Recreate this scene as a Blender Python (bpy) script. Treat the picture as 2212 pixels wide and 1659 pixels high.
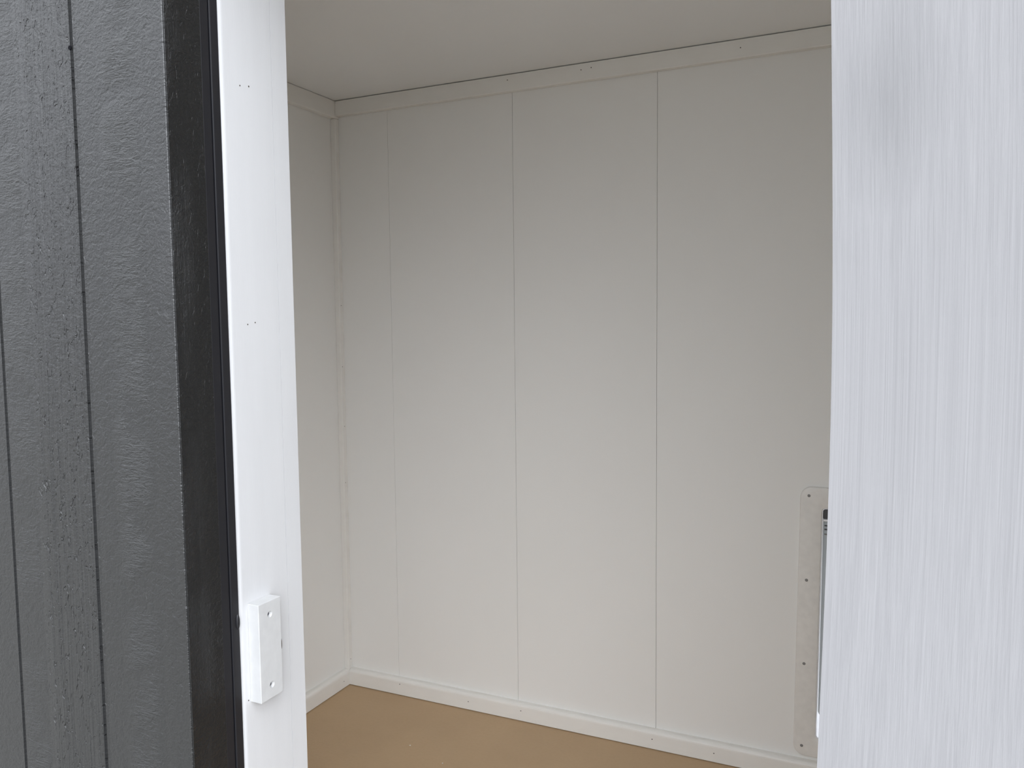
import bpy, bmesh, math, random
from mathutils import Vector, Matrix

random.seed(7)
scene = bpy.context.scene
for o in list(bpy.data.objects):
    bpy.data.objects.remove(o)

# ------------------------------------------------------------------ camera
cam_d = bpy.data.cameras.new('camera')
cam = bpy.data.objects.new('camera', cam_d)
scene.collection.objects.link(cam)
cam_d.sensor_width = 36.0
cam_d.lens = 1753.65 / 2212 * 36.0
cam_d.clip_start = 0.01
R_ = Vector((0.90733411, 0.42027395, -0.01070583))
F_ = Vector((-0.4198695, 0.90458193, -0.07376401))
U_ = R_.cross(F_).normalized()
m = Matrix((R_, U_, -F_)).transposed().to_4x4()
m.translation = Vector((0, 0, 0.8604))
cam.matrix_world = m
scene.camera = cam

# ------------------------------------------------------------------ world: bright overcast sky, brightest overhead
SKY = 1.98
world = bpy.data.worlds.new('overcast_sky')
scene.world = world
world.use_nodes = True
nt = world.node_tree
nt.nodes.clear()
out = nt.nodes.new('ShaderNodeOutputWorld')
bg = nt.nodes.new('ShaderNodeBackground')
tc = nt.nodes.new('ShaderNodeTexCoord')
sep = nt.nodes.new('ShaderNodeSeparateXYZ')
ramp = nt.nodes.new('ShaderNodeValToRGB')
nt.links.new(tc.outputs['Generated'], sep.inputs[0])
nt.links.new(sep.outputs['Z'], ramp.inputs[0])
ramp.color_ramp.elements[0].position = 0.0
ramp.color_ramp.elements[0].color = (0.46, 0.475, 0.51, 1)
ramp.color_ramp.elements[1].position = 1.0
ramp.color_ramp.elements[1].color = (1.45, 1.52, 1.62, 1)
nt.links.new(ramp.outputs[0], bg.inputs['Color'])
# the veiled sun makes the cloud brighter towards the right of the doorway
dot = nt.nodes.new('ShaderNodeVectorMath')
dot.operation = 'DOT_PRODUCT'
dot.inputs[1].default_value = Vector((0.68, -0.66, 0.30)).normalized()
nt.links.new(tc.outputs['Generated'], dot.inputs[0])
clampn = nt.nodes.new('ShaderNodeMath')
clampn.operation = 'MAXIMUM'
clampn.inputs[1].default_value = 0.0
nt.links.new(dot.outputs['Value'], clampn.inputs[0])
powr = nt.nodes.new('ShaderNodeMath')
powr.operation = 'POWER'
powr.inputs[1].default_value = 6.5
nt.links.new(clampn.outputs[0], powr.inputs[0])
glow = nt.nodes.new('ShaderNodeMath')
glow.operation = 'MULTIPLY_ADD'
glow.inputs[1].default_value = SKY * 2.9
glow.inputs[2].default_value = SKY
nt.links.new(powr.outputs[0], glow.inputs[0])
nt.links.new(glow.outputs[0], bg.inputs['Strength'])
nt.links.new(bg.outputs[0], out.inputs[0])

# ------------------------------------------------------------------ exposure
vs = scene.view_settings
vs.view_transform = 'Standard'
vs.look = 'None'
vs.exposure = 0.09
vs.gamma = 1.0
vs.use_curve_mapping = False


# ------------------------------------------------------------------ node helpers
class NT:
    def __init__(self, name):
        self.mat = bpy.data.materials.new(name)
        self.mat.use_nodes = True
        self.t = self.mat.node_tree
        self.p = self.t.nodes['Principled BSDF']
        self.c = None

    def n(self, kind, **kw):
        nd = self.t.nodes.new(kind)
        for k, v in kw.items():
            setattr(nd, k, v)
        return nd

    def l(self, a, b):
        self.t.links.new(a, b)

    def coord(self):
        if self.c is None:
            self.c = self.n('ShaderNodeTexCoord').outputs['Object']
        return self.c

    def noise(self, scale, detail=3.0, rough=0.5, dist=0.0, offset=(0, 0, 0), vec=None):
        mp = self.n('ShaderNodeMapping')
        mp.inputs['Scale'].default_value = scale
        mp.inputs['Location'].default_value = offset
        self.l(vec or self.coord(), mp.inputs[0])
        nz = self.n('ShaderNodeTexNoise')
        nz.inputs['Scale'].default_value = 1.0
        nz.inputs['Detail'].default_value = detail
        nz.inputs['Roughness'].default_value = rough
        nz.inputs['Distortion'].default_value = dist
        self.l(mp.outputs[0], nz.inputs['Vector'])
        return nz.outputs['Fac']

    def rng(self, v, a, b, c=0.0, d=1.0):
        r = self.n('ShaderNodeMapRange')
        for i, x in zip((1, 2, 3, 4), (a, b, c, d)):
            r.inputs[i].default_value = x
        self.l(v, r.inputs[0])
        return r.outputs[0]

    def math(self, op, a, b):
        q = self.n('ShaderNodeMath', operation=op)
        for i, x in enumerate((a, b)):
            if isinstance(x, (int, float)):
                q.inputs[i].default_value = x
            else:
                self.l(x, q.inputs[i])
        return q.outputs[0]

    def mixc(self, fac, a, b):
        q = self.n('ShaderNodeMix', data_type='RGBA')
        if isinstance(fac, (int, float)):
            q.inputs[0].default_value = fac
        else:
            self.l(fac, q.inputs[0])
        for i, x in ((6, a), (7, b)):
            if isinstance(x, tuple):
                q.inputs[i].default_value = (*x, 1)
            else:
                self.l(x, q.inputs[i])
        return q.outputs[2]

    def bump(self, h, dist, strength=1.0):
        b = self.n('ShaderNodeBump')
        b.inputs['Strength'].default_value = strength
        b.inputs['Distance'].default_value = dist
        self.l(h, b.inputs['Height'])
        self.l(b.outputs[0], self.p.inputs['Normal'])

    def base(self, c):
        if isinstance(c, tuple):
            self.p.inputs['Base Color'].default_value = (*c, 1)
        else:
            self.l(c, self.p.inputs['Base Color'])

    def rough(self, r, spec=0.5):
        self.p.inputs['Roughness'].default_value = r
        self.p.inputs['Specular IOR Level'].default_value = spec


def mat_panel():
    """smooth warm white lining board with a very fine pebbled face"""
    k = NT('white_lining_board')
    v = k.noise((3, 3, 3), 3)
    k.base(k.mixc(k.rng(v, 0.3, 0.7), (0.885, 0.872, 0.838), (0.90, 0.888, 0.855)))
    k.rough(0.55, 0.35)
    k.bump(k.noise((500, 500, 500), 2), 0.0002, 0.5)
    return k.mat


def mat_trim():
    k = NT('cream_painted_trim')
    g = k.noise((20, 20, 60), 4)
    k.base(k.mixc(k.rng(g, 0.3, 0.7), (0.865, 0.84, 0.79), (0.885, 0.863, 0.815)))
    k.rough(0.42, 0.45)
    k.bump(k.noise((120, 120, 120), 3), 0.0003, 0.5)
    return k.mat


def mat_ceiling():
    k = NT('ceiling_white_paint')
    v = k.noise((4, 4, 4), 3)
    k.base(k.mixc(k.rng(v, 0.3, 0.7), (0.88, 0.88, 0.87), (0.895, 0.895, 0.885)))
    k.rough(0.7, 0.3)
    k.bump(k.noise((300, 300, 300), 2), 0.0002, 0.5)
    return k.mat


def mat_floor():
    k = NT('tan_brown_floor_paint')
    a = k.noise((7, 7, 7), 4, 0.6)
    b = k.noise((160, 160, 160), 3, 0.6)
    c1 = k.mixc(k.rng(a, 0.3, 0.7), (0.50, 0.345, 0.200), (0.54, 0.375, 0.218))
    k.base(k.mixc(k.math('MULTIPLY', k.rng(b, 0.45, 0.8), 0.35), c1, (0.46, 0.315, 0.175)))
    k.rough(0.5, 0.4)
    k.bump(b, 0.0004, 0.4)
    return k.mat


def mat_jamb():
    k = NT('white_gloss_jamb_paint')
    v = k.noise((60, 60, 6), 4)
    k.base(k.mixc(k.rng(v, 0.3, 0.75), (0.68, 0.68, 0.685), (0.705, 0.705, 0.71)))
    k.rough(0.38, 0.5)
    k.bump(k.noise((900, 900, 60), 3), 0.00015, 0.5)
    return k.mat


def mat_door():
    """white painted board with close vertical grain and a faint darker patch"""
    k = NT('white_grained_door_paint')
    fine = k.noise((800, 800, 2.5), 3, 0.6)
    mid = k.noise((170, 170, 1.3), 4, 0.6, 0.6)
    wide = k.noise((45, 45, 0.9), 3, 0.5, 0.8)
    h = k.math('ADD', k.math('MULTIPLY', fine, 0.65), k.math('ADD', k.math('MULTIPLY', mid, 0.35), k.math('MULTIPLY', wide, 0.3)))
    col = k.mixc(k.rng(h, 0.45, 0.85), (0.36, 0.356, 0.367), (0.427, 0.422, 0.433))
    # soft grey oval patch mixed into the door colour
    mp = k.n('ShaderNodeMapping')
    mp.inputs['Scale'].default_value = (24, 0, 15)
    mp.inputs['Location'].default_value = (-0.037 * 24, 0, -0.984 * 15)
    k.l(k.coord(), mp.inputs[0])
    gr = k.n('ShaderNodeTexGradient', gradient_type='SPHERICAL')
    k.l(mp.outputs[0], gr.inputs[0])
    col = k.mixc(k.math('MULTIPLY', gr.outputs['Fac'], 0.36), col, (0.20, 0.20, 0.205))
    k.base(col)
    k.rough(0.42, 0.4)
    k.bump(h, 0.0006, 0.55)
    return k.mat


def mat_siding(name='charcoal_woodgrain_siding', tone=1.0, spec=0.85):
    """dark charcoal stained wood-grain siding: torn fibres, ripples and fine vertical grain"""
    k = NT(name)
    s = k.n('ShaderNodeSeparateXYZ')
    k.l(k.coord(), s.inputs[0])
    u = k.math('SUBTRACT', s.outputs['X'], s.outputs['Y'])
    cmb = k.n('ShaderNodeCombineXYZ')
    k.l(u, cmb.inputs[0])
    k.l(s.outputs['Z'], cmb.inputs[2])
    vec = cmb.outputs[0]
    def band(centre, half, soft):
        d = k.math('ABSOLUTE', k.math('SUBTRACT', u, centre), 0.0)
        return k.rng(d, half, half + soft, 1.0, 0.0)
    fib = k.noise((850, 1, 9), 4, 0.65, 0.3, vec=vec)               # upright fibres
    patch = k.rng(k.noise((30, 1, 7), 2, 0.5, 0.3, (3, 0, 1), vec=vec), 0.40, 0.62)
    edge_fib = band(-1.150, 0.026, 0.014)
    furrow = band(-1.318, 0.030, 0.016)
    rip = k.noise((60, 1, 300), 3, 0.6, 1.3, vec=vec)               # sideways ripples
    rip_mask = k.math('MAXIMUM', band(-1.219, 0.012, 0.016), k.math('MULTIPLY', band(-1.385, 0.014, 0.014), 0.8))
    rip_mask = k.math('MULTIPLY', rip_mask, k.rng(k.noise((14, 1, 16), 2, 0.5, 0.3, (9, 0, 4), vec=vec), 0.38, 0.6))
    peb = k.noise((430, 1, 430), 3, 0.6, vec=vec)                   # paint stipple
    lump = k.noise((120, 1, 150), 3, 0.55, 0.8, (1, 0, 5), vec=vec)
    tear = k.noise((190, 1, 90), 2, 0.5, 1.2, (2, 0, 7), vec=vec)   # pits torn in the grain
    tear = k.rng(tear, 0.60, 0.69)
    tear = k.math('MULTIPLY', tear, k.math('MAXIMUM', furrow, 0.07))
    swell = k.noise((150, 1, 3), 3, 0.6, 0.4, (5, 0, 2), vec=vec)
    h = k.math('MULTIPLY', k.math('MULTIPLY', fib, k.math('MULTIPLY', edge_fib, patch)), 0.35)
    h = k.math('ADD', h, k.math('MULTIPLY', k.math('MULTIPLY', rip, rip_mask), 0.9))
    h = k.math('ADD', h, k.math('MULTIPLY', peb, 0.22))
    h = k.math('ADD', h, k.math('MULTIPLY', lump, 0.45))
    h = k.math('ADD', h, k.math('MULTIPLY', k.math('MULTIPLY', swell, furrow), 1.6))
    h = k.math('SUBTRACT', h, k.math('MULTIPLY', tear, 1.3))
    c = k.mixc(k.rng(peb, 0.3, 0.7), (0.012 * tone, 0.0123 * tone, 0.0125 * tone), (0.017 * tone, 0.0172 * tone, 0.0175 * tone))
    c = k.mixc(k.math('MULTIPLY', tear, 0.9), c, (0.006, 0.006, 0.007))
    k.base(c)
    k.rough(0.32, spec)
    # gloss masked down along the grooves to suppress highlights and keep them dark
    gm = band(-1.2793, 0.0014, 0.0009)
    for c_ in (-1.4080, -1.535, -1.662):
        gm = k.math('MAXIMUM', gm, band(c_ - 0.0007, 0.0014, 0.0009))
    k.l(k.rng(gm, 0.0, 1.0, 0.32, 0.8), k.p.inputs['Roughness'])
    k.l(k.rng(gm, 0.0, 1.0, spec, spec * 0.25), k.p.inputs['Specular IOR Level'])
    k.bump(h, 0.0028, 0.95)
    return k.mat


def mat_flat(name, c, r=0.5, spec=0.5, bump=None):
    k = NT(name)
    v = k.noise((80, 80, 80), 2)
    k.base(k.mixc(k.rng(v, 0.3, 0.7), tuple(x * 0.94 for x in c), c))
    k.rough(r, spec)
    if bump:
        k.bump(k.noise(bump, 3), 0.0004, 0.5)
    return k.mat


def mat_vinyl():
    k = NT('grey_translucent_vinyl')
    k.base((0.62, 0.64, 0.65))
    k.rough(0.35, 0.5)
    tr = k.n('ShaderNodeBsdfTranslucent')
    tr.inputs[0].default_value = (0.62, 0.65, 0.66, 1)
    mx = k.n('ShaderNodeMixShader')
    mx.inputs[0].default_value = 0.45
    k.l(k.p.outputs[0], mx.inputs[1])
    k.l(tr.outputs[0], mx.inputs[2])
    k.l(mx.outputs[0], k.t.nodes['Material Output'].inputs[0])
    return k.mat


def mat_ground():
    k = NT('grey_earth_ground')
    a = k.noise((3, 3, 3), 5)
    b = k.noise((90, 90, 90), 3)
    c = k.mixc(k.rng(a, 0.3, 0.7), (0.27, 0.263, 0.245), (0.33, 0.32, 0.30))
    k.base(k.mixc(k.math('MULTIPLY', k.rng(b, 0.4, 0.7), 0.4), c, (0.19, 0.185, 0.16)))
    k.rough(0.85, 0.3)
    k.bump(b, 0.003, 0.6)
    return k.mat


M = dict(nailblack=mat_flat('black_nail', (0.006, 0.006, 0.008), 0.8, 0.1),
         panel=mat_panel(), trim=mat_trim(), ceil=mat_ceiling(), floor=mat_floor(), jamb=mat_jamb(),
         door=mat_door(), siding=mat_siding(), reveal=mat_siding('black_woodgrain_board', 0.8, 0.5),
         black=mat_flat('black_frame_paint', (0.013, 0.013, 0.016), 0.4, 0.5, (40, 40, 8)),
         block=mat_flat('white_block_paint', (0.64, 0.64, 0.635), 0.4, 0.5, (150, 150, 50)),
         screw=mat_flat('dull_screw_metal', (0.10, 0.10, 0.11), 0.45, 0.6),
         nail=mat_flat('nail_dark_grey', (0.10, 0.085, 0.075), 0.7, 0.2),  # plain dark grey for nail heads, pin holes and the split
         plastic=mat_flat('off_white_plastic', (0.86, 0.835, 0.79), 0.4, 0.5, (200, 200, 200)),
         sill=mat_flat('white_plastic_tunnel', (0.90, 0.90, 0.92), 0.35, 0.5),
         bar=mat_flat('dark_grey_bar', (0.05, 0.05, 0.055), 0.4, 0.5),
         capscrew=mat_flat('grey_screw_cap', (0.24, 0.235, 0.225), 0.5, 0.5),
         vinyl=mat_vinyl(), ground=mat_ground(),
         roof=mat_flat('black_roof_metal', (0.03, 0.03, 0.033), 0.4, 0.5),
         crumb=mat_flat('pale_crumb', (0.75, 0.70, 0.60), 0.7, 0.3))

COL = scene.collection


# ------------------------------------------------------------------ mesh helpers
def box(bm, x0, x1, y0, y1, z0, z1):
    v = [bm.verts.new(p) for p in ((x0, y0, z0), (x1, y0, z0), (x1, y1, z0), (x0, y1, z0),
                                   (x0, y0, z1), (x1, y0, z1), (x1, y1, z1), (x0, y1, z1))]
    for f in ((0, 3, 2, 1), (4, 5, 6, 7), (0, 1, 5, 4), (1, 2, 6, 5), (2, 3, 7, 6), (3, 0, 4, 7)):
        bm.faces.new([v[i] for i in f])


def prism(bm, pts, z0, z1):
    """closed outline in x,y (counter-clockwise) extruded along z"""
    a = [bm.verts.new((x, y, z0)) for x, y in pts]
    b = [bm.verts.new((x, y, z1)) for x, y in pts]
    n = len(pts)
    bm.faces.new(list(reversed(a)))
    bm.faces.new(b)
    for i in range(n):
        j = (i + 1) % n
        bm.faces.new((a[i], a[j], b[j], b[i]))


def bevel(bm, w, seg=2, edges=None):
    bmesh.ops.bevel(bm, geom=list(edges if edges is not None else bm.edges), offset=w, segments=seg,
                    profile=0.5, affect='EDGES', clamp_overlap=True)


def link(name, bm, mat, parent=None, smooth=False, origin=None):
    bmesh.ops.recalc_face_normals(bm, faces=bm.faces)
    if origin:
        bmesh.ops.translate(bm, verts=bm.verts, vec=-Vector(origin))
    me = bpy.data.meshes.new(name)
    bm.to_mesh(me)
    bm.free()
    me.materials.append(mat)
    if smooth:
        for p in me.polygons:
            p.use_smooth = True
    o = bpy.data.objects.new(name, me)
    COL.objects.link(o)
    if origin:
        o.location = origin
    if parent:
        o.parent = parent
        o.matrix_parent_inverse = parent.matrix_world.inverted()
    return o


def struct(name, bm, mat, **kw):
    o = link(name, bm, mat, **kw)
    o['kind'] = 'structure'
    return o


def empty(name, loc, rz=0.0):
    o = bpy.data.objects.new(name, None)
    o.empty_display_size = 0.05
    COL.objects.link(o)
    o.location = loc
    o.rotation_euler = (0, 0, rz)
    o.matrix_world = Matrix.Translation(loc) @ Matrix.Rotation(rz, 4, 'Z')
    return o


def tag(o, label, cat, group=None):
    o['label'] = label
    o['category'] = cat
    if group:
        o['group'] = group
    return o


# ------------------------------------------------------------------ dimensions
YB = 1.565      # back lining face          XL left lining face
XL = -1.173
XR = 0.56
YI = 0.721      # inner face of the front wall
ZC = 1.3728     # ceiling
YF = 0.555      # outer siding face
JX = -0.6013    # left side of the doorway
DX = 0.004      # right side of the doorway
HX0, HX1, HZ0, HZ1 = -0.1034, 0.2060, 0.084, 0.5195   # pet door opening
WX0, WX1, WZ0, WZ1 = -0.1110, 0.2100, 0.078, 0.5260   # hole cut in the wall for it

# ------------------------------------------------------------------ ground, floor, ceiling, roof
bm = bmesh.new()
box(bm, -15, 15, -15, 15, -0.30, -0.20)
g = struct('ground', bm, M['ground'])

bm = bmesh.new()
box(bm, XL - 0.08, XR + 0.08, YF + 0.045, YB + 0.085, -0.20, 0.0)
struct('floor', bm, M['floor'])

bm = bmesh.new()
box(bm, XL - 0.08, XR + 0.08, YF + 0.045, YB + 0.085, ZC, ZC + 0.05)
struct('ceiling', bm, M['ceil'])

bm = bmesh.new()
box(bm, XL - 0.11, XR + 0.11, YF - 0.02, YB + 0.12, ZC + 0.05, ZC + 0.10)
bevel(bm, 0.004)
struct('roof', bm, M['roof'])

# ------------------------------------------------------------------ wall_back: lining panels with open seams, hole for the pet door
bm = bmesh.new()
lin = 0.004
seams = [XL, -1.0264, -0.7191, -0.4124, XR]
G = 0.00032


def back_piece(x0, x1, y0, y1, z0=0.0, z1=ZC):
    if x1 <= WX0 or x0 >= WX1:
        box(bm, x0, x1, y0, y1, z0, z1)
        return
    if x0 < WX0:
        box(bm, x0, WX0, y0, y1, z0, z1)
    if x1 > WX1:
        box(bm, WX1, x1, y0, y1, z0, z1)
    a, b = max(x0, WX0), min(x1, WX1)
    box(bm, a, b, y0, y1, z0, WZ0)
    box(bm, a, b, y0, y1, WZ1, z1)


for i in range(4):
    g0 = G * (0.75 if i == 1 else 1.15)
    back_piece(seams[i] + (g0 if i else 0), seams[i + 1] - (G if i < 3 else 0), YB, YB + lin)
back_piece(XL - 0.08, XR + 0.08, YB + lin, YB + 0.075)
struct('wall_back', bm, M['panel'])

# outer siding skin of the back wall
bm = bmesh.new()
back_piece(XL - 0.085, XR + 0.085, YB + 0.075, YB + 0.085, -0.1, ZC + 0.05)
struct('wall_back_siding', bm, M['siding'])

bm = bmesh.new()
box(bm, XL - 0.07, XL, YI, YB, 0, ZC)
struct('wall_left', bm, M['panel'])
bm = bmesh.new()
box(bm, XL - 0.085, XL - 0.07, YI - 0.12, YB + 0.075, -0.1, ZC + 0.05)
struct('wall_left_siding', bm, M['siding'])
bm = bmesh.new()
box(bm, XR, XR + 0.07, YI, YB, 0, ZC)
struct('wall_right', bm, M['panel'])
bm = bmesh.new()
box(bm, XR + 0.07, XR + 0.085, YI - 0.12, YB + 0.075, -0.1, ZC + 0.05)
struct('wall_right_siding', bm, M['siding'])

# ------------------------------------------------------------------ wall_front: grooved siding outside, lining inside
ZH = 1.325      # head of the doorway
bm = bmesh.new()


def grooved(x0, x1, grooves, z0, z1, yback=0.5985):
    pts = [(x0, yback)]
    pts.append((x0, YF))
    for g_, w_ in sorted(grooves):
        d = 0.0015
        pts += [(g_ - w_ / 2, YF), (g_ - w_ * 0.22, YF + d), (g_ + w_ * 0.22, YF + d), (g_ + w_ / 2, YF)]
    e = 0.0005
    if abs(x1 - JX) < 0.01:
        pts += [(x1 - e, YF), (x1, YF + e)]
    else:
        pts.append((x1, YF))
    pts.append((x1, yback))
    prism(bm, pts, z0, z1)


gl = [(-0.7236, 0.0040), (-0.8530, 0.0040), (-0.980, 0.004), (-1.107, 0.004)]
grooved(XL - 0.085, JX - 0.0016, gl, -0.1, ZC + 0.05)
gr_ = [(0.158 + 0.127 * i, 0.004) for i in range(4)]
grooved(DX, XR + 0.085, gr_, -0.1, ZC + 0.05)
grooved(JX, DX, [(-0.47, 0.004), (-0.343, 0.004), (-0.216, 0.004), (-0.09, 0.004)], ZH, ZC + 0.05)
wf = struct('wall_front', bm, M['siding'])

bm = bmesh.new()
for a, b in ((XL - 0.07, JX - 0.02), (DX + 0.02, XR + 0.07)):
    box(bm, a, b, 0.5985, 0.7085, 0.0, ZC)
    box(bm, max(a, XL), min(b, XR), 0.7085, YI, 0.0, ZC)
box(bm, JX - 0.02, DX + 0.02, 0.5985, 0.7085, ZH + 0.02, ZC)
box(bm, JX - 0.02, DX + 0.02, 0.7085, YI, ZH + 0.02, ZC)
struct('wall_front_lining', bm, M['panel'])

# nail sunk beside the groove in the siding
bm = bmesh.new()
bmesh.ops.create_cone(bm, cap_ends=True, segments=12, radius1=0.0021, radius2=0.0021, depth=0.001,
                      matrix=Matrix.Translation((-0.7258, YF - 0.0003, 1.1318)) @ Matrix.Rotation(math.pi / 2, 4, 'X'))
link('nail_head', bm, M['nailblack'], wf)

# ------------------------------------------------------------------ door frame: black outer strips, white jamb, right jamb and head
trim_n = [0]


def trim(name, bm, mat, **kw):
    return struct(name, bm, mat, **kw)


bm = bmesh.new()
box(bm, JX - 0.0016, JX, YF + 0.0006, 0.5985, 0.0, ZH)
bevel(bm, 0.0004)
trim('trim_11', bm, M['reveal'])

bm = bmesh.new()
box(bm, JX - 0.018, JX - 0.0004, 0.5987, 0.6094, 0.0, ZH)
bevel(bm, 0.0007)
trim('trim_1', bm, M['black'])
bm = bmesh.new()
box(bm, JX - 0.018, JX + 0.0006, 0.6106, 0.6212, 0.0, ZH)
bevel(bm, 0.0009)
st = trim('trim_2', bm, M['black'])
bm = bmesh.new()
bmesh.ops.create_uvsphere(bm, u_segments=20, v_segments=12, radius=1.0,
                          matrix=Matrix.Translation((JX + 0.0004, 0.6188, 0.558)) @ Matrix.Diagonal((0.0022, 0.0024, 0.0085, 1)))
link('glint_dome', bm, M['black'], st, smooth=True)  # small black dome added to give the strip edge a glint

bm = bmesh.new()
box(bm, JX - 0.018, JX, 0.6214, 0.6962, 0.0, ZH)
ed = [e for e in bm.edges if all(v.co.x > JX - 0.001 and v.co.y < 0.622 for v in e.verts)]
bevel(bm, 0.0062, 6, ed)
jamb = trim('trim_3', bm, M['jamb'])
for p in jamb.data.polygons:
    p.use_smooth = False
bm = bmesh.new()
box(bm, JX - 0.018, JX, 0.69665, YI, 0.0, ZH)
trim('trim_4', bm, M['jamb'])

bm = bmesh.new()
box(bm, DX, DX + 0.018, 0.5985, YI, 0.0, ZH)
trim('trim_5', bm, M['jamb'])
bm = bmesh.new()
box(bm, JX - 0.018, DX + 0.018, 0.5985, YI, ZH, ZH + 0.018)
trim('trim_6', bm, M['jamb'])
bm = bmesh.new()
box(bm, JX, DX, 0.5600, 0.5995, -0.03, 0.0)
trim('trim_7', bm, M['black'])

# pin holes left by the brad nails in the jamb (pairs), a part of it
for (y, z, s) in ((0.6489, 1.1039, 1.0), (0.6615, 1.1062, 1.2), (0.6484, 0.8628, 1.0), (0.6593, 0.8647, 1.0),
                  (0.6306, 0.4695, 1.0)):
    bm = bmesh.new()
    bmesh.ops.create_cone(bm, cap_ends=True, segments=10, radius1=0.00075 * s, radius2=0.00075 * s, depth=0.0003,
                          matrix=Matrix.Translation((JX + 0.0001, y, z)) @ Matrix.Rotation(math.pi / 2, 4, 'Y'))
    link('nail_hole', bm, M['nail'], jamb)

# ------------------------------------------------------------------ screwed block on the jamb
blk = empty('stop_block', (JX, 0.6505, 0.4665))
tag(blk, 'small white wooden block held by two screws low on the white door jamb', 'block')
BX = JX + 0.0148
bm = bmesh.new()
box(bm, JX, BX, 0.6336, 0.6672, 0.4668, 0.5721)
bevel(bm, 0.0006, 2)
body = link('block_body', bm, M['block'], blk)
# countersunk screw seats cut out of the body
cut_bm = bmesh.new()
for (y, z) in ((0.6502, 0.5577), (0.6504, 0.4812)):
    bmesh.ops.create_cone(cut_bm, cap_ends=True, segments=28, radius1=0.0012, radius2=0.0036, depth=0.0046,
                          matrix=Matrix.Translation((BX - 0.0021, y, z)) @ Matrix.Rotation(math.pi / 2, 4, 'Y'))
me = bpy.data.meshes.new('cut')
cut_bm.to_mesh(me)
cut_bm.free()
cutter = bpy.data.objects.new('cut', me)
COL.objects.link(cutter)
md = body.modifiers.new('b', 'BOOLEAN')
md.object = cutter
md.operation = 'DIFFERENCE'
md.solver = 'EXACT'
bpy.context.view_layer.update()
dg = bpy.context.evaluated_depsgraph_get()
nm = bpy.data.meshes.new_from_object(body.evaluated_get(dg))
body.modifiers.clear()
old = body.data
body.data = nm
nm.name = 'block_body'
bpy.data.objects.remove(cutter)
bpy.data.meshes.remove(old)
for (y, z) in ((0.6502, 0.5577), (0.6504, 0.4812)):
    bm = bmesh.new()
    bmesh.ops.create_cone(bm, cap_ends=True, segments=20, radius1=0.0013, radius2=0.0019, depth=0.0012,
                          matrix=Matrix.Translation((BX - 0.0032, y, z)) @ Matrix.Rotation(math.pi / 2, 4, 'Y'))
    link('screw', bm, M['screw'], blk)
# small dark split along the inner edge of the block
bm = bmesh.new()
bmesh.ops.create_uvsphere(bm, u_segments=12, v_segments=10, radius=1.0,
                          matrix=Matrix.Translation((BX - 0.0001, 0.6669, 0.5195)) @ Matrix.Diagonal((0.0005, 0.0006, 0.0058, 1)))
link('crack', bm, M['nail'], blk)

# ------------------------------------------------------------------ interior trims
TF = 1.550       # front plane of back trims
TL = -1.158      # front plane of left trims


def nail(parent, loc, axis, r=0.0011):
    bm = bmesh.new()
    rot = Matrix.Rotation(math.pi / 2, 4, 'X' if axis == 'y' else 'Y')
    bmesh.ops.create_cone(bm, cap_ends=True, segments=10, radius1=r, radius2=r, depth=0.0004,
                          matrix=Matrix.Translation(loc) @ rot)
    link('nail_head', bm, M['nail'], parent)


def strip(x0, x1, y0, y1, z0, z1, w=0.0016, top=None):
    b = bmesh.new()
    box(b, x0, x1, y0, y1, z0, z1)
    if top:
        ed = [e for e in b.edges if all(v.co.z > z1 - 1e-6 for v in e.verts) and
              ((top == 'y' and all(v.co.y < y0 + 1e-6 for v in e.verts)) or
               (top == 'x' and all(v.co.x > x1 - 1e-6 for v in e.verts)))]
        bevel(b, 0.0085, 5, ed)
    else:
        bevel(b, w, 3)
    return b


bb = struct('baseboard_back', strip(TL, XR, TF, YB, 0.0014, 0.0385, top='y'), M['trim'])
bl = struct('baseboard_left', strip(XL, TL, YI, YB, 0.0012, 0.0385, top='x'), M['trim'])
struct('baseboard_right', strip(XR - 0.015, XR, YI, TF, 0.0012, 0.0348), M['trim'])
cb = struct('trim_8', strip(TL, XR, TF, YB, 1.3378, ZC - 0.0014), M['trim'])
cl = struct('trim_9', strip(XL, TL, YI, YB, 1.3335, ZC - 0.0006), M['trim'])
cp = struct('trim_10', strip(XL, XL + 0.0135, YB - 0.0130, YB, 0.0349, 1.3334, 0.0012), M['trim'])
for x, z in ((-1.0159, 0.0268), (-0.8357, 0.0195), (-0.7068, 0.0235), (-0.4163, 0.0213), (-0.293, 0.0189)):
    nail(bb, (x, TF - 0.0001, z), 'y')
for x, z in ((-0.7225, 1.3604), (-0.5621, 1.3587), (-0.5409, 1.3602), (-0.2552, 1.3558)):
    nail(cb, (x, TF - 0.0001, z), 'y')
for y, z in ((1.5570, 0.9074), (1.5555, 0.7646), (1.5585, 0.6241), (1.5560, 0.4900), (1.5585, 0.060)):
    nail(cp, (XL + 0.0136, y, z), 'x', 0.0009)
nail(bl, (TL + 0.0001, 1.528, 0.017), 'x', 0.0009)

# ------------------------------------------------------------------ pet door in the back wall
pd = empty('pet_door', ((HX0 + HX1) / 2, YB, 0.046))
tag(pd, 'off-white framed pet door with grey flap low in the back wall', 'pet door')


def rrect(x0, x1, z0, z1, r, n=8):
    pts = []
    for cx, cz, a0 in ((x1 - r, z1 - r, 0), (x0 + r, z1 - r, 90), (x0 + r, z0 + r, 180), (x1 - r, z0 + r, 270)):
        for i in range(n + 1):
            a = math.radians(a0 + 90 * i / n)
            pts.append((cx + r * math.cos(a), cz + r * math.sin(a)))
    return pts


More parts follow.
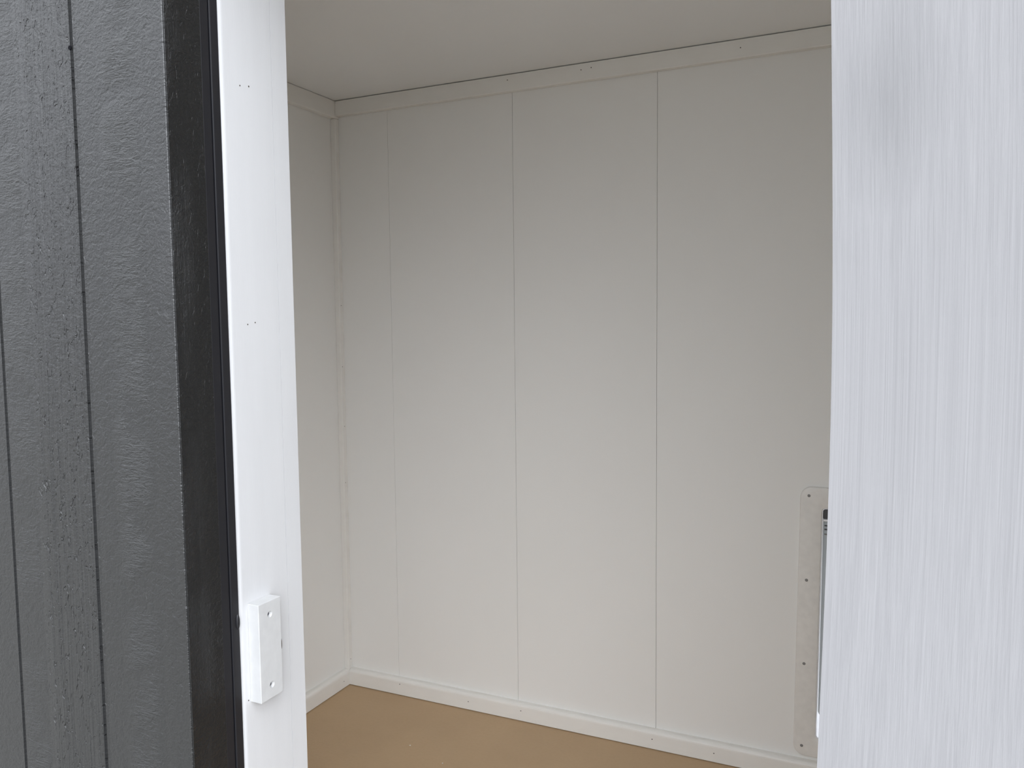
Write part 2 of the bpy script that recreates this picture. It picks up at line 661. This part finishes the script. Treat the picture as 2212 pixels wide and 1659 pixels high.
def ring(bm, outer, inner, y0, y1, soft=0.003, soft_in=0.0015):
    """frame face: rounded outer edge, back at y1, front at y0"""
    def loop(pts, y):
        return [bm.verts.new((x, y, z)) for x, z in pts]
    cx = sum(p[0] for p in outer) / len(outer)
    cz = sum(p[1] for p in outer) / len(outer)

    def shrink(pts, d):
        res = []
        n = len(pts)
        for i in range(n):
            x, z = pts[i]
            x0, z0 = pts[i - 1]
            x1, z1 = pts[(i + 1) % n]
            tx, tz = x1 - x0, z1 - z0
            l = math.hypot(tx, tz) or 1
            res.append((x - tz / l * d, z + tx / l * d))
        return res
    loops = [loop(outer, y1)]
    k = 4
    for i in range(k + 1):
        a = math.pi / 2 * i / k
        loops.append(loop(shrink(outer, soft * (1 - math.cos(a))), y0 + soft * (1 - math.sin(a))))
    for i in range(3):
        a = math.pi / 2 * i / 2
        loops.append(loop(shrink(inner, -soft_in * (1 - math.sin(a))), y0 + soft_in * (1 - math.cos(a))))
    loops.append(loop(inner, y1))
    n = len(outer)
    for a, b in zip(loops, loops[1:]):
        for i in range(n):
            j = (i + 1) % n
            bm.faces.new((a[i], a[j], b[j], b[i]))


FX0, FX1, FZ0, FZ1 = -0.1420, 0.2446, 0.0455, 0.5572
bm = bmesh.new()
ring(bm, rrect(FX0, FX1, FZ0, FZ1, 0.021), rrect(HX0, HX1, HZ0, HZ1, 0.006), YB - 0.0060, YB + 0.001)
fr = link('frame', bm, M['plastic'], pd, smooth=True)
# tunnel through the wall
bm = bmesh.new()
o_ = rrect(HX0, HX1, HZ0, HZ1, 0.006)
i_ = rrect(HX0 + 0.0016, HX1 - 0.0016, HZ0 + 0.0016, HZ1 - 0.0016, 0.005)
rows = [[bm.verts.new((x, y, z)) for x, z in pts] for pts, y in
        ((o_, YB - 0.004), (i_, YB - 0.004), (i_, YB + 0.10), (o_, YB + 0.10))]
for a, b in zip(rows, rows[1:] + rows[:1]):
    for i in range(len(o_)):
        j = (i + 1) % len(o_)
        bm.faces.new((a[i], a[j], b[j], b[i]))
link('tunnel', bm, M['sill'], pd)
# outer frame on the siding
bm = bmesh.new()
ring(bm, rrect(FX0, FX1, FZ0, FZ1, 0.021), rrect(HX0, HX1, HZ0, HZ1, 0.006), 0.0, 0.007)
bmesh.ops.transform(bm, verts=bm.verts, matrix=Matrix.Diagonal((1, -1, 1, 1)))
bmesh.ops.translate(bm, verts=bm.verts, vec=(0, YB + 0.085 + 0.006, 0))
link('frame', bm, M['plastic'], pd, smooth=True)
# flap with rounded lower corners, ribbed clamp bar over it
YP = 1.5675
bm = bmesh.new()
pts = rrect(HX0 + 0.0022, HX1 - 0.0022, 0.1225, 0.4975, 0.012)
pts = [(x, z if z < 0.4 else 0.4975) for x, z in pts]
# lower corners only are rounded, the sheet draws in a little towards its foot
pts = [(x + (0.0012 * (0.4975 - z) / 0.385 if x < 0.05 else -0.0012 * (0.4975 - z) / 0.385), z) for x, z in pts]
va = [bm.verts.new((x, YP, z)) for x, z in pts]
vb = [bm.verts.new((x, YP + 0.003, z)) for x, z in pts]
bmesh.ops.remove_doubles(bm, verts=bm.verts, dist=1e-5)
bm.free()
bm = bmesh.new()
clean = []
for p in pts:
    if not clean or (abs(p[0] - clean[-1][0]) + abs(p[1] - clean[-1][1])) > 1e-4:
        clean.append(p)
prv = [bm.verts.new((x, YP, z)) for x, z in clean]
nxt = [bm.verts.new((x, YP + 0.003, z)) for x, z in clean]
bm.faces.new(prv)
bm.faces.new(nxt)
for i in range(len(clean)):
    j = (i + 1) % len(clean)
    bm.faces.new((prv[i], prv[j], nxt[j], nxt[i]))
fl = link('flap', bm, M['vinyl'], pd)
bm = bmesh.new()
box(bm, HX0 + 0.0020, HX1 - 0.0020, YP - 0.004, YP + 0.008, 0.4990, HZ1 - 0.0020)
bevel(bm, 0.0008)
link('clamp_bar', bm, M['bar'], pd)
bm = bmesh.new()
box(bm, HX0 + 0.0020, HX1 - 0.0020, YP - 0.005, YP - 0.0005, 0.4945, 0.4985)
bevel(bm, 0.0010)
link('clamp_lip', bm, M['sill'], pd)
for z in (0.4850, 0.4780, 0.4690):
    bm = bmesh.new()
    box(bm, HX0 + 0.0045, HX1 - 0.0045, YP - 0.0012, YP + 0.0002, z, z + 0.0022)
    link('rib', bm, M['bar'] if z != 0.4690 else M['capscrew'], fl)
for x in (-0.1266, 0.2292):
    for z in (0.5405, 0.3824, 0.2234, 0.0650):
        bm = bmesh.new()
        bmesh.ops.create_uvsphere(bm, u_segments=16, v_segments=8, radius=0.0030,
                                  matrix=Matrix.Translation((x, YB - 0.0056, z)) @ Matrix.Diagonal((1, 0.4, 1, 1)))
        link('screw', bm, M['capscrew'], pd, smooth=True)

# the unit hangs a touch out of plumb
piv = Vector((HX0, YB, 0.52))
bpy.context.view_layer.update()
pd.matrix_world = Matrix.Translation(piv) @ Matrix.Rotation(math.radians(0.72), 4, 'Y') @ Matrix.Translation(-piv) @ pd.matrix_world

# ------------------------------------------------------------------ door_1: opened outwards, hinged on the right of the doorway
ang = math.atan2(-0.6, 0.8)
T = 0.036
door = empty('door_1', (-0.0183, 0.5528, 0.0), ang)
door['kind'] = 'structure'
W_ = 0.592


def bow(z):
    t = (z - 0.82) / 0.30
    return -0.014 * math.exp(-t * t)


def door_slab(name, x0, x1, y0, y1, z0, z1, mat, n=40, bw=0.0):
    """slab in the door's own frame: x along its width from the hinge, y towards the inner face"""
    bm = bmesh.new()
    rows = []
    for i in range(n + 1):
        z = z0 + (z1 - z0) * i / n
        b = bow(z)
        rows.append([bm.verts.new(p) for p in ((x0, y0 - b, z), (x1, y0 - b, z), (x1, y1 - b, z), (x0, y1 - b, z))])
    bm.faces.new(rows[0])
    bm.faces.new(rows[-1])
    for a, b in zip(rows, rows[1:]):
        for i in range(4):
            j = (i + 1) % 4
            bm.faces.new((a[i], a[j], b[j], b[i]))
    if bw:
        ed = [e for e in bm.edges if abs(e.verts[0].co.z - e.verts[1].co.z) > 0.01]
        bevel(bm, bw, 3, ed)
    bmesh.ops.recalc_face_normals(bm, faces=bm.faces)
    me = bpy.data.meshes.new(name)
    bm.to_mesh(me)
    bm.free()
    me.materials.append(mat)
    o = bpy.data.objects.new(name, me)
    COL.objects.link(o)
    o.parent = door
    return o


# (door frame: local -y is the inner white side)
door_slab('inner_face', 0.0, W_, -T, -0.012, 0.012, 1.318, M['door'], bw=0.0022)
door_slab('outer_face', 0.0, W_, -0.0119, 0.0, 0.012, 1.318, M['siding'])

# ------------------------------------------------------------------ crumbs on the floor
for k, (x, y, lab) in enumerate(((-0.8727, 1.3652, 'tiny pale crumb on the brown floor, farther from the doorway'),
                                 (-0.7776, 1.3323, 'tiny pale crumb on the brown floor, nearest the bottom of the picture'))):
    bm = bmesh.new()
    bmesh.ops.create_icosphere(bm, subdivisions=2, radius=0.0016)
    for v in bm.verts:
        v.co *= random.uniform(0.75, 1.2)
        v.co.z *= 0.6
    lo = min(v.co.z for v in bm.verts)
    for v in bm.verts:
        v.co.z -= lo
    o = link('crumb', bm, M['crumb'])
    o.location = (x, y, 0.0)
    tag(o, lab, 'crumb', 'crumbs on the floor')
